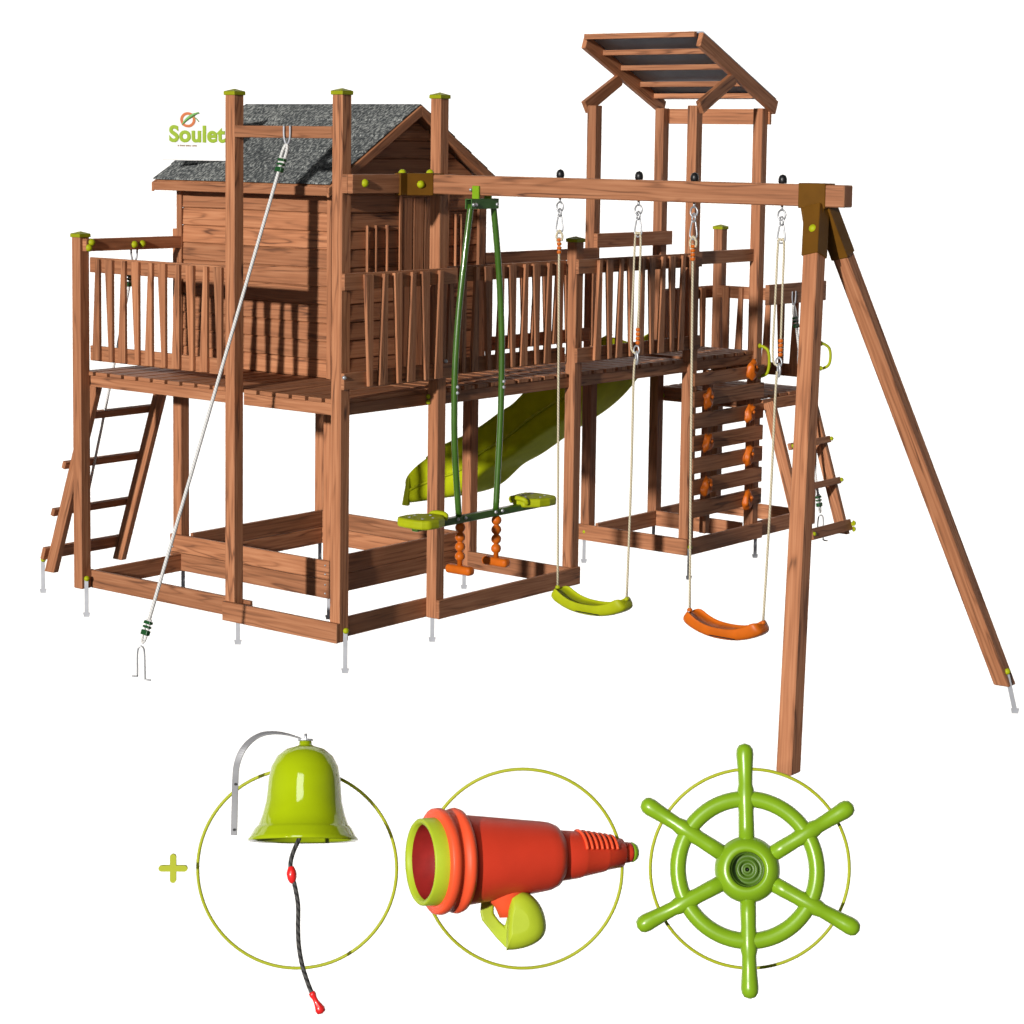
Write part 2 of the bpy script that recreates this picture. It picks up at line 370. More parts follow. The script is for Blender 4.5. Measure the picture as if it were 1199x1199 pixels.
# deck boards
m = MB(); y = 0.075
while y < 2.0:
    m.box(.062, .752, y, y+.094, 1.221, 1.243, 0); y += .1185
pend('deck', m, 'wood', P, bevel=.002)
m = MB(); x = .775
while x < 3.15:
    if not (1.90 < x < 2.05): m.box(x, x+.094, .034, .765, 1.221, 1.243, 1)
    else: m.box(x, x+.094, .075, .765, 1.221, 1.243, 1)
    x += .1195
pend('deck', m, 'wood', P, bevel=.002)
m = MB(); x = .79
while x < 1.95:
    m.box(x, x+.11, .795, 1.98, 1.221, 1.243, 1); x += .118
pend('deck', m, 'wood', P, bevel=.002)
# deck beams
for a in ((.07, .092, .84, 2.0, 1), (.07, .092, .07, .77, 1), (.07, .80, .072, .094, 0), (.825, 1.971, .04, .062, 0), (2.041, 3.2, .04, .062, 0),
          (.83, 1.97, .80, .822, 0), (1.975, 1.997, .07, .772, 1), (.76, .782, .09, .79, 1), (.09, .757, 2.03, 2.052, 0), (.83, 1.97, 2.03, 2.052, 0),
          (1.98, 2.002, .845, 2.0, 1), (.785, .807, .86, 2.0, 1), (2.041, 3.2, .772, .794, 0), (2.6, 2.622, .062, .772, 1)):
    wbox('deck_beam', a[0], a[1], a[2], a[3], 1.158, 1.2207, P, a[4])
# base boards
for a in ((.071, .093, .72, 2.072, 1), (-.023, -.001, -.001, .836, 1), (.07, .80, .071, .093, 0), (.757, 2.03, -.023, -.001, 0),
          (1.947, 1.969, .0, .772, 1), (.093, .757, 1.979, 2.001, 0), (.83, 1.97, 2.03, 2.052, 0)):
    wbox('base_board', a[0], a[1], a[2], a[3], 0.0, 0.103, P, a[4])
# balustrades
rails_panel(P, 1, .84, 2.002, .071, 1.306, 1.890, .922, .109, 10, -1, vert=-1, label='balustrade beside the left corner post', first=1)
rails_panel(P, 0, -.001, .885, -.023, 1.306, 1.896, .200, .109, 6, -1, label='balustrade in front of the house door', first=1)
rails_panel(P, 0, .86, 1.97, .071, 1.306, 1.896, .945, .1085, 10, -1, first=0)
rails_panel(P, 0, 1.962, 3.245, -.023, 1.306, 1.905, 2.17, .108, 10, -1, label='balustrade of the bridge to the roofed tower', first=0)
rails_panel(P, 0, 2.06, 3.19, .79, 1.306, 1.83, 2.16, .112, 9, -1, first=0)
# crossbars
wbox('crossbar', -.001, .034, .07, .769, 2.573, 2.634, P, 1, label='crossbar carrying the long climbing rope')
wbox('crossbar', .018, .757, 1.966, 2.001, 1.925, 1.995, P, 0)
wbox('crossbar', 2.05, 3.2, .742, .768, 1.838, 1.908, P, 0)
cb = wbox('crossbar', -.001, .85, -.036, -.001, 2.300, 2.396, P, 0, label='doubled beam that the swing beam is bolted to')
wbox('crossbar', .0, .354, -.0725, -.0375, 2.300, 2.396, P, 0)
for p_, n_ in (((.055, 1.965, 1.975), (0, -1, 0)), ((.035, 1.965, 1.945), (0, -1, 0)), ((.37, 1.965, 1.955), (0, -1, 0)), ((.43, 1.965, 1.957), (0, -1, 0)),
               ((.09, -.073, 2.352), (0, -1, 0)), ((2.03, .03, 1.60), (1, 0, 0)), ((.072, .03, 1.13), (1, 0, 0)), ((.752, .062, 1.205), (-1, 0, 0)), ((.752, .062, 1.175), (-1, 0, 0))):
    bolt(p_, n_, P, .019 if p_[2] > 1.3 else .012)
for p_ in ((.0, -.024, 1.37), (.79, -.024, 1.40), (.74, -.024, 1.385)):
    m = MB(); m.sphere(p_, .011, seg=10); pend('bolt', m, 'steel', P)
for (x_, y_) in ((.028, 1.995), (.035, -.010)): anchor(x_, y_, P)
for (x_, y_) in ((.06, .80), (.80, .06), (2.0, .06), (1.99, .83), (.80, 2.03), (1.99, 2.04), (.83, .86)): anchor(x_, y_, P, .03, -.13, lime=False)

# ================================================================== 2. sandbox
S = thing('sandbox', 'low rectangular sandpit of stacked boards on the ground under the playhouse deck', 'sandbox', (1.36, 1.4, 0))
for a in ((.737, .759, .772, 2.078, 1), (.83, 1.97, .842, .864, 0), (1.946, 1.968, .866, 2.0, 1), (.83, 1.944, 1.978, 2.0, 0)):
    m = MB()
    for k in range(2): m.box(a[0], a[1], a[2], a[3], .002+.108*k, .107+.108*k, a[4])
    o = pend('side_board', m, 'wood', S, bevel=.003)
    if a[4] == 1 and a[0] < 1:
        mm = MB()
        for yy in (.80, 2.05):
            for zz in (.03, .08, .14, .19): mm.sphere((.736, yy, zz), .006, seg=8)
        pend('screw', mm, 'steel', o)

# ================================================================== 3. playhouse
H = thing('playhouse', 'little wooden plank house with a dark grey felt gable roof standing on the deck', 'playhouse', (1.38, 1.4, 1.245))
RX, RZ = 1.38, 2.765; SL = 0.605
def siding(m, axis, a0, a1, c0, c1, z0, z1, gable=False, ph=.102):
    z = z0; k = 0
    while z < z1 - .01:
        zt = min(z+ph-.004, z1); b = random.random(); lo, hi = a0, a1; lt, ht = a0, a1
        if gable and zt > 2.30:
            def lim(zz): d = max((RZ-.045-zz)/SL, .0); return RX-d, RX+d
            l0, h0 = lim(max(z, 2.30)); l1, h1 = lim(zt)
            lo, hi = max(a0, l0), min(a1, h0); lt, ht = max(a0, l1), min(a1, h1)
            if hi-lo < .02: break
        if axis == 0:
            Pt = [(lo, c0, z), (hi, c0, z), (ht, c0+.006, zt), (lt, c0+.006, zt)]; m.prism(Pt, (0, c1-c0-.007, 0), (1, 0, 0), b)
        else:
            Pt = [(c0, lo, z), (c0, hi, z), (c0+.006, ht, zt), (c0+.006, lt, zt)]; m.prism(Pt, (c1-c0-.007, 0, 0), (0, 1, 0), b)
        z += ph; k += 1
m = MB(); siding(m, 1, .785, 1.995, .742, .766, 1.246, 2.31); m.box(.756, .770, .787, 1.98, 1.247, 2.30, 1); wl = pend('wall', m, 'siding', H, bevel=.004)
m = MB(); siding(m, 0, .766, 2.022, .762, .786, 1.246, 2.74, True); m.box(.772, 2.02, .777, .792, 1.247, 2.30, 0); m.prism([(.80, .777, 2.301), (1.96, .777, 2.301), (RX, .777, 2.68)], (0, .013, 0)); wf = pend('wall', m, 'siding', H, bevel=.004)
m = MB(); siding(m, 1, .79, 1.98, 2.022, 2.046, 1.246, 2.31); pend('wall', m, 'siding', H, bevel=.003)
m = MB(); siding(m, 0, .766, 2.022, 1.982, 2.002, 1.246, 2.74, True); pend('wall', m, 'siding', H, bevel=.003)
for a in ((.728, .742, 1.965, 2.006), (.728, .742, .762, .795), (.742, .78, .746, .760), (1.985, 2.046, .740, .760), (2.046, 2.060, .745, .80)):
    wbox('corner_trim', a[0], a[1], a[2], a[3], 1.244, 2.30, H, 2)
# backing inside walls (dark gap closers)
# roof
for sgn in (-1, 1):
    m = MB(); e = RX + sgn*.745; ze = RZ - SL*.745
    for (t0, t1) in ((.0, .018),):
        Pt = [(RX, .69, RZ), (e, .69, ze), (e, .69, ze-.018), (RX, .69, RZ-.018)]; m.prism(Pt, (0, 1.40, 0), (0, 1, 0))
    rp = pend('roof_panel', m, 'wood', H)
    m = MB(); off = .003
    # felt with slightly wavy butt edge courses
    n = 5
    for k in range(n):
        u0 = k/n; u1 = (k+1)/n+.012; u1 = min(u1, 1.0)
        def pt(u, up): return (RX+sgn*.75*u, 0, RZ+.012-SL*.75*u+up)
        a = pt(u0, .002); b_ = pt(u1, .009)
        Pt = [(a[0], .684, a[2]), (b_[0], .684, b_[2]), (b_[0], .684, b_[2]-.007), (a[0], .684, a[2]-.005)]
        m.prism(Pt, (0, 1.412, 0), (0, 1, 0))
    pend('roof_felt', m, 'felt', rp)
    wbox('eaves_board', min(e, e+sgn*.018), max(e, e+sgn*.018), .69, 2.09, ze-.052, ze-.002, H, 1)
    for yb in (.672, 2.094):
        m = MB(); d = .052
        Pt = [(RX, yb, RZ+.005), (e+sgn*.02, yb, ze-.008), (e+sgn*.02, yb, ze-.008-d), (RX, yb, RZ+.005-d*1.15)]
        m.prism(Pt, (0, .018 if yb < 1 else -.018, 0), (sgn, 0, -SL)); pend('bargeboard', m, 'wood', H, bevel=.002)
wbox('collar_board', 1.23, 1.53, .745, .760, 2.585, 2.63, H, 0)
# door
d = wbox('door_frame', 1.285, 1.307, .750, .7605, 1.246, 2.27, H, 2)
m = MB()
for k in range(4): m.box(1.312+k*.097, 1.312+k*.097+.090,   .754, .7605, 1.26, 2.245-.0*k, 2)
door = pend('door', m, 'siding', H, bevel=.004)
wbox('door_frame', 1.700, 1.722, .750, .7605, 1.246, 2.27, H, 2); wbox('door_frame', 1.285, 1.722, .744, .7605, 2.2715, 2.298, H, 0)
m = MB()
for xx in (1.010, 1.081, 1.175): m.box(xx, xx+.008, .744, .7605, 1.80, 2.092, 2)
m.box(1.0, 1.20, .758, .7612, 1.79, 1.80, 0)
sh = pend('window_bars', m, 'siding', H)
m = MB()
for xx in (1.777, 1.824): m.box(xx, xx+.008, .744, .7605, 1.80, 2.145, 2)
m.box(1.77, 1.84, .758, .7612, 1.79, 1.80, 0)
pend('window_bars', m, 'siding', H)

# ================================================================== 4. lookout tower
T = thing('lookout_tower', 'tall four-post lookout tower topped by a tilted dark cloth canopy, behind the swings', 'tower', (3.6, .42, 0))
GX, HX, JX, HY = 3.197, 3.197, 3.957, .785
for (x, y) in ((GX, .012), (HX, HY), (JX, HY), (JX, .012)): post(x, y, 2.815, T)
m = MB(); x = GX+.073
while x < JX+.02:
    m.box(x, x+.094, .034, .78, 1.221, 1.243, 1); x += .1195
pend('deck', m, 'wood', T, bevel=.002)
for a in ((3.268, 3.956, .04, .062, 0), (3.205, 3.227, .083, .785, 1), (3.268, 3.956, .80, .822, 0), (3.97, 3.992, .083, .785, 1)):
    wbox('deck_beam', a[0], a[1], a[2], a[3], 1.158, 1.2207, T, a[4])
for a in ((3.174, 3.196, .0, .86, 1), (3.197, 4.05, -.011, .011, 0), (3.934, 3.956, .082, .785, 1), (3.268, 3.93, .762, .784, 0)):
    wbox('base_board', a[0], a[1], a[2], a[3], 0, .103, T, a[4])
wbox('crossbar', 3.193, 4.045, .752, .784, 1.905, 1.997, T, 0); wbox('crossbar', 3.27, 3.955, .05, .082, 1.826, 1.906, T, 0)
# canopy frame
for yb, t in ((-.024, .034), (.857, .034)):
    m = MB(); Pt = [(3.20, yb, 3.262), (4.095, yb, 2.862), (4.062, yb, 2.778), (3.168, yb, 3.178)]
    m.prism(Pt, (0, t, 0), (1, 0, -.447)); pend('rafter', m, 'wood', T, bevel=.003)
    m = MB(); Pt = [(3.175, yb+.001, 2.838), (3.545, yb+.001, 3.022), (3.59, yb+.001, 2.975), (3.585, yb+.001, 2.955), (3.225, yb+.001, 2.765)]
    m.prism(Pt, (0, t-.002, 0), (1, 0, .5)); pend('brace', m, 'wood', T, bevel=.003)
def raf(x): return 3.262 - .447*(x-3.20)
cn = MB()
for i in range(12):
    for j in range(4):
        def q(a, b_):
            x = 3.20+.87*a/12; y = -.022+.912*b_/4
            sag = -.012*abs(math.sin(math.pi*a/3))*math.sin(math.pi*b_/4)
            return (x, y, raf(x)+.006+sag)
        a = [q(i, j), q(i+1, j), q(i+1, j+1), q(i, j+1)]
        cn.face(a, [(0, 0)]*4, 0, True)
bmesh.ops.remove_doubles(cn.bm, verts=cn.bm.verts, dist=1e-5)
cloth = pend('canopy', cn, 'cloth', T); so = cloth.modifiers.new('solid', 'SOLIDIFY'); so.thickness = .004
for x in (3.165, 3.372, 3.573, 3.795, 3.955):
    z = raf(x)-.012
    wbox('batten', x-.016, x+.016, .011, .856, z-.034, z, T, 1)
wbox('top_beam', 4.029, 4.053, .0, .87, 2.712, 2.812, T, 1)
# climbing wall
cw = MB()
for (z0, z1) in ((1.07, 1.15), (.936, 1.034), (.80, .897), (.657, .755), (.516, .614), (.378, .476), (.236, .337)):
    cw.box(3.20, 4.02, -.016, .010, z0, z1, 0)
cwo = pend('climbing_wall', cw, 'wood', T, bevel=.003)
wbox('stud', 3.40, 3.45, .013, .06, .11, 1.155, cwo, 2)
def hold(x, z, seed):
    m = MB(); q = bmesh.ops.create_icosphere(m.bm, subdivisions=3, radius=1)
    for v in q['verts']:
        c = v.co.copy(); n = noise.noise(c*1.7+Vector((seed, 0, 0)))
        rr = 1+.45*n; g = math.exp(-((c.x-.1)**2+(c.z-.05)**2)*9)
        v.co = Vector((c.x*.050*rr + c.z*.012, c.y*.036*rr*(1-.5*g), c.z*.062*rr))
        if v.co.y > 0: v.co.y *= .3
        v.co += Vector((x, -.030, z))
        for f in v.link_faces: f.smooth = True
    m.sphere((x+.012, -.058, z+.012), .012, seg=8)
    pend('climbing_hold', m, 'orange', cwo)
for i, (x, z) in enumerate(((3.84, 1.136), (3.33, .985), (3.82, .846), (3.335, .704), (3.82, .573), (3.335, .425), (3.82, .286))): hold(x, z, i*3.1)
for (x_, y_) in ((3.19, -.01), (3.185, .81)): anchor(x_, y_, T, .055, -.14)
for (x_, y_) in ((4.0, .01), (3.99, .82)): anchor(x_, y_, T, .02, -.12, lime=False)
bolt((4.028, .04, 1.56), (.5, -.5, 0), T); bolt((4.028, .80, .88), (1, 0, 0), T)

# ================================================================== 5. low platform
Q = thing('low_platform', 'lower deck with its own railing beside the roofed tower, reached by the right ladder', 'platform', (4.35, .42, 0))
post(4.68, .77, 2.0, Q, True); post(4.68, .0, 1.68, Q)
m = MB(); x = 4.035
while x < 4.66:
    m.box(x, x+.094, .02, .83, .917, .939, 1); x += .1195
pend('deck', m, 'wood', Q, bevel=.002)
for a in ((4.03, 4.679, -.002, .020, 0), (4.03, 4.679, .795, .817, 0), (4.69, 4.712, .071, .769, 1), (4.034, 4.056, .05, .79, 1)):
    wbox('deck_beam', a[0], a[1], a[2], a[3],   .845, .9167, Q, a[4])
for a in ((4.055, 4.72, .025, .047, 0), (4.655, 4.677, .07, .77, 1), (4.03, 4.68, .81, .832, 0)):
    wbox('base_board', a[0], a[1], a[2], a[3], 0, .103, Q, a[4])
rails_panel(Q, 1, .04, .80, 4.679, 1.008, 1.602, .13, .112, 6, -1, vert=-1, first=0)
rails_panel(Q, 0, 4.03, 4.70, .842, 1.008, 1.597, 4.13, .112, 5, -1, first=1)
wbox('crossbar', 4.02, 4.75, -.036, -.004, 1.540, 1.672, Q, 0)
def handle(name, x, y, z0, z1, parent):
    m = MB(); m.tube([(x, y, z1), (x+.004, y-.028, z1-.004), (x+.01, y-.062, z1-.03), (x+.012, y-.072, (z0+z1)/2), (x+.01, y-.062, z0+.03), (x+.004, y-.028, z0+.004), (x, y, z0)], .010, 10, 5)
    for z in (z0, z1): m.sphere((x, y-.005, z), .017, (1, .6, 1), 10)
    return pend(name, m, 'lime', parent)
handle('grab_handle', 3.985, .008, 1.075, 1.275, Q); handle('grab_handle', 4.775, .01, 1.07, 1.24, Q)

# ================================================================== 6. swing frame
F = thing('swing_set', 'long thick swing beam held at its free end by two splayed legs', 'swing set', (.56, -2.5, 0))
bx0, bx1 = .520, .600
wbox('beam', bx0, bx1, -2.580, -.080, 2.296, 2.396, F, 1, bevel=.005)
def leg(top, bot):
    top = Vector(top); bot = Vector(bot); a = (bot-top).normalized()
    m = MB(); m.beam(top, bot, .074, .076, side=(1, 0, 0))
    # saw the foot off level
    for v in m.bm.verts:
        if (v.co-bot).length < .08: v.co += a*((bot.z - v.co.z)/a.z)
    return pend('leg', m, 'wood', F, bevel=.005)
T1, B1 = (.530, -2.435, 2.285), (-.462, -2.960, 0.0); T2, B2 = (.592, -2.445, 2.285), (1.485, -2.990, 0.0)
l1 = leg(T1, B1); l2 = leg(T2, B2)
m = MB(); m.box(bx0-.006, bx1+.006, -2.485, -2.345, 2.288, 2.402)
b1 = pend('bracket', m, 'bracket', F, bevel=.003)
for Tt, Bb in ((T1, B1), (T2, B2)):
    t = Vector(Tt); a = (Vector(Bb)-t).normalized(); m = MB(); m.beam(t-a*.01, t+a*.235, .084, .086, side=(1, 0, 0)); pend('leg_sleeve', m, 'bracket', b1, bevel=.003)
m = MB(); Pt = [(bx0-.007, -2.36, 2.29), (bx0-.007, -2.48, 2.29), (bx0-.05, -2.50, 2.16), (bx0-.06, -2.42, 2.16)]; m.prism(Pt, (.012, 0, 0), (0, 1, 0)); pend('gusset_plate', m, 'bracket', b1, bevel=.002)
m = MB(); m.prism([(.352, -.080, 2.288), (.405, -.080, 2.288), (bx0-.006, -.158, 2.288), (bx1+.006, -.158, 2.288), (bx1+.006, -.038, 2.288), (.352, -.038, 2.288)], (0, 0, .114))
b2 = pend('bracket', m, 'bracket', F, bevel=.003)
for p_, n_ in (((.462, -.122, 2.345), (-.58, -.81, 0)), ((.56, -.10, 2.403), (0, 0, 1)), ((.40, -.05, 2.403), (0, 0, 1)), ((.455, -2.465, 2.20), (-1, -.2, .3))): bolt(p_, n_, F, .018)
for y in (-.951, -1.428, -1.749, -2.234):
    m = MB(); m.lathe([(.017, 0), (.020, .006), (.020, .022), (.014, .036), (0, .042)], (.56, y, 2.397), (0, 0, 1), 14); pend('nut_cap', m, 'black', F)
o = anchor(1.455, -3.01, F, .075, -.12, tilt=(.035, -.035))

# ================================================================== swings
def ring_pts(c, rx, rz, ax, n=16):
    ax = Vector(ax).normalized(); return [Vector(c)+ax*math.cos(2*math.pi*k/n)*rx+Vector((0, 0, 1))*math.sin(2*math.pi*k/n)*rz for k in range(n)]
def whip(parent, x, y, z0, z1, mat='orange', r=.011):
    m = MB(); n = 4; h = (z1-z0)/n
    for k in range(n): m.lathe([(r*.7, 0), (r, h*.12), (r*1.12, h*.42), (r, h*.72), (r*.7, h*.84)], (x, y, z0+k*h), (0, 0, 1), 12)
    return pend('rope_binding', m, mat, parent)
def swing(label, seatmat, ya, yb, sa, sb_, zs, seatlabel=None):
    t = thing('swing', label, 'swing', (.56, (ya+yb)/2, 0), group='single swings on the beam')
    x = .56
    # left rope
    def hang(y):
        m = MB(); m.tube([(x, y, 2.296), (x, y, 2.27)], .006, 8)
        m.tube(ring_pts((x, y, 2.252), .020, .024, (0, 1, 0)), .0045, 8, closed=True)
        m.tube(ring_pts((x, y, 2.225), .018, .020, (.5, .8, 0)), .0042, 8, closed=True)
        m.tube([(x, y-.008, 2.214), (x, y-.020, 2.150), (x, y-.014, 2.130), (x, y, 2.122), (x, y+.014, 2.130), (x, y+.020, 2.150), (x, y+.008, 2.214)], .0042, 8, 4)
        pend('carabiner', m, 'steel', t)
    hang(ya); hang(yb)
    m = MB(); m.tube([(x, ya-.014, 2.085), (x, ya-.018, 2.11), (x, ya, 2.135), (x, ya+.018, 2.11), (x, ya+.012, 2.08), (x, ya+.004, 2.06)], .006, 8, 4)
    m.tube([(x, ya, 2.10), (x, ya, 2.0), (x, (ya*.55+sa*.45), 1.2), (x, sa, zs+.03)], .0058, 8, 5); pend('rope', m, 'rope', t)
    whip(t, x, ya, 2.02, 2.10)
    # right rope: doubled upper length, gathered at a ring
    m = MB(); m.tube([(x, yb-.012, 1.60), (x, yb-.014, 1.9), (x, yb-.016, 2.12), (x, yb, 2.137), (x, yb+.016, 2.12), (x, yb+.022, 1.9), (x, yb+.030, 1.62), (x, yb+.018, 1.565), (x, yb, 1.56)], .0052, 8, 5)
    m.tube([(x, yb+.004, 1.53), (x, yb+.01, 1.40), (x, (yb*.5+sb_*.5), .9), (x, sb_, zs+.03)], .0058, 8, 5); pend('rope', m, 'rope', t)
    whip(t, x, yb-.012, 1.60, 1.685)
    m = MB(); m.tube(ring_pts((x, yb-.004, 1.572), .016, .022, (0, 1, 0)), .004, 8, closed=True); m.tube(ring_pts((x, yb-.006, 1.535), .012, .030, (.5, .8, 0)), .005, 8, closed=True); pend('rope_ring', m, 'steel', t)
    # curved seat
    m = MB(); n = 20; yc = (sa+sb_)/2; half = abs(sa-sb_)/2+.014
    prof = []
    for k in range(n+1):
        s_ = -1+2*k/n; yy = yc - s_*half; zz = zs-.062*(1-abs(s_)**2.4) + (.004 if abs(s_) > .93 else 0)
        prof.append((yy, zz))
    rings = []
    for k, (yy, zz) in enumerate(prof):
        s_ = -1+2*k/n; wd = .066*(1-.10*s_*s_); th = .038 + .010*abs(s_)**3
        if abs(s_) > .99: wd *= .80; th *= .7
        sec = [(-wd, .75), (-wd*.96, 1.05), (-wd*.86, 1.05), (-wd*.76, .72), (-wd*.3, .62), (wd*.3, .62), (wd*.76, .72), (wd*.86, 1.05), (wd*.96, 1.05), (wd, .75), (wd*.97, .1), (wd*.8, -.42), (wd*.3, -.5), (-wd*.3, -.5), (-wd*.8, -.42), (-wd*.97, .1)]
        dz = (prof[min(k+1, n)][1]-prof[max(k-1, 0)][1]); dy = (prof[min(k+1, n)][0]-prof[max(k-1, 0)][0]); tn = Vector((0, dy, dz)).normalized(); up = Vector((0, -tn.z, tn.y)); up = up if up.z > 0 else -up
        rings.append([m.bm.verts.new(Vector((x+a, yy, zz))+up*b_*th) for a, b_ in sec])
    for A, B in zip(rings, rings[1:]):
        for i in range(16): f = m.bm.faces.new((A[i], A[(i+1) % 16], B[(i+1) % 16], B[i])); f.smooth = True
    m.bm.faces.new(rings[0]); m.bm.faces.new(rings[-1][::-1]); bmesh.ops.recalc_face_normals(m.bm, faces=m.bm.faces)
    so = pend('seat', m, seatmat, t); sb2 = so.modifiers.new('sub', 'SUBSURF'); sb2.levels = 1; sb2.render_levels = 2
    m = MB(); m.box(x-.0685, x-.062, yc-.09, yc+.05, zs-.062-.002, zs-.062+.002, 1); pend('seat_slot', m, 'black', so)
    for yy in (sa, sb_):
        m = MB(); m.lathe([(.013, 0), (.013, .008), (.008, .014), (.007, .016)], (x, yy, zs+.020), (0, 0, 1), 12); pend('rope_eyelet', m, seatmat, so)
swing('single swing with lime green curved seat on beige ropes', 'lime', -.951, -1.428, -.975, -1.402, .315)
swing('single swing with orange curved seat, nearest to the big splayed leg', 'orange', -1.749, -2.234, -1.775, -2.190, .315)

# ================================================================== glider (face-to-face swing)
g = thing('glider_swing', 'two-seat face-to-face glider hanging by green bowed tubes with orange footrests', 'swing', (.56, -.45, .3))
y = -.45
m = MB(); m.box(.452, .672, y-.022, y-.016, 2.228, 2.280); m.box(.452, .672, y+.016, y+.022, 2.228, 2.280); m.box(.452, .672, y-.016, y+.016, 2.2745, 2.280)
pl = pend('hanger_plate', m, 'green_plate', g, bevel=.002)
m = MB(); m.box(.505, .519, y-.022, y+.022, 2.275, 2.345); m.box(.602, .616, y-.022, y+.022, 2.275, 2.345); pend('beam_clamp', m, 'limew', g, bevel=.003)
for xx in (.465, .485, .655):
    m = MB(); m.sphere((xx, y-.024, 2.25), .010, seg=10); pend('bolt', m, 'steel', pl)
m = MB(); m.sphere((.503, y+.028, 2.325), .009, seg=8); pend('bolt', m, 'steel', pl)
for pts in ([(.473, y, 2.25), (.430, y, 2.00), (.388, y, 1.72), (.364, y, 1.45), (.360, y, 1.25), (.368, y, 1.00), (.405, y, .66)],
            [(.652, y, 2.25), (.690, y, 2.02), (.722, y, 1.75), (.738, y, 1.50), (.738, y, 1.25), (.728, y, 1.0), (.706, y, .66)]):
    m = MB(); m.tube(pts, .0165, 12, 6); tu = pend('hanging_tube', m, 'green_tube', g)
    m = MB()
    for z in (1.33, 1.30): m.sphere((pts[3][0]-.002, y-.018, z), .009, seg=8)
    pend('bolt', m, 'pale_steel', tu)
m = MB(); m.box(.06, 1.08, y-.020, y+.020, .625, .662); fb = pend('foot_bar', m, 'green_tube', g, bevel=.006, seg=2)
for xx in (.375, .435, .68, .735):
    m = MB(); m.sphere((xx, y-.020, .650), .010, seg=8); pend('bolt', m, 'steel', fb)
for s_, cx in ((-1, .150), (1, .990)):
    m = MB(); out = []
    # top-view outline of the seat: broad outside, notched towards the middle
    ol = [(.155, .10), (.165, .04), (.165, -.04), (.155, -.10), (.12, -.135), (.04, -.140), (-.04, -.120), (-.085, -.075), (-.12, -.045), (-.12, .045), (-.085, .075), (-.04, .120), (.04, .140), (.12, .135)]
    pts = [(cx+s_*a*.80, y+b_*.80, .645) for a, b_ in ol]; m.prism(pts, (0, 0, .048)); so = pend('seat', m, 'lime', g, bevel=.014, seg=3)
    m = MB(); gx = cx-s_*.085; m.tube([(gx, y-.050, .670), (gx-s_*.014, y-.046, .690), (gx-s_*.018, y, .696), (gx-s_*.014, y+.046, .690), (gx, y+.050, .670)], .013, 10, 4); pend('seat_grip', m, 'lime', so)
    m = MB()
    for a, b_ in ((.09, .05), (.09, -.05), (.02, .07), (.02, -.07), (-.04, 0)): m.sphere((cx+s_*a*.85, y+b_*.85, .693), .008, (1, 1, .4), 8)
    pend('seat_screw', m, 'pale_steel', so)
for cx in (.418, .712):
    m = MB()
    for k in range(4): m.sphere((cx, y, .600-.050*k), .027, (1, 1, .98), 16)
    m.tube([(cx, y, .63), (cx, y, .40)], .014, 10); fr = pend('bead_column', m, 'orange', g)
    m = MB(); m.box(cx-.028, cx+.028, y-.083, y+.083, .358, .404); pend('footrest', m, 'orange', fr, bevel=.018, seg=4)

# ================================================================== ladders
def ladder(label, xl, xr, yt, yf, zt, rungs, sgn, x0, x1):
    t = thing('ladder', label, 'ladder', ((xl+xr)/2, yf, 0), group='slanted ladders')
    a = Vector((0, yf-yt, -zt)).normalized()
    for xx in (xl, xr):
        m = MB(); bot = Vector((xx, yf, 0)); top = Vector((xx, yt, zt)); m.beam(top, bot, .040, .078, side=(1, 0, 0))
        for v in m.bm.verts:
            if (v.co-bot).length < .08: v.co += a*((bot.z-v.co.z)/a.z)
        pend('side_rail', m, 'wood', t, bevel=.003)
    nrm = Vector((0, zt, (yf-yt))); nrm = Vector((0, sgn*abs(zt), abs(yf-yt))).normalized()
    for k, z in enumerate(rungs):
        f = z/zt; c = Vector((0, yf+(yt-yf)*f, z)) + nrm*(.039+.015)
        hh = .045 if k else .075
        m = MB(); m.beam(c+Vector((x0 if k < 3 else xl-.01, 0, 0)), c+Vector((x1, 0, 0)), hh, .028, side=(0, a.y, a.z)); rg = pend('rung', m, 'wood', t, bevel=.003)
        if sgn < 0:
            for xx in (xl+.045, xr+.032):
                cc = c+Vector((xx, 0, 0))+nrm*.014; bolt(cc, nrm, rg, .013)
    return t
lt = ladder('ladder leaning out under the left corner post', .215, .738, 2.12, 2.53, 1.16, (.095, .352, .642, .935), 1, .165, .76)
anchor(.225, 2.62, lt, .06, -.13)
lr = ladder('ladder with lime bolts beside the climbing wall, half hidden by the swing leg', 4.040, 4.550, -.045, -.335, .905, (.045, .335, .605), -1, 4.065, 4.575)
for zz in (.075, .035): bolt((4.57, -.40, zz), (1, -.6, 0), lr, .016)

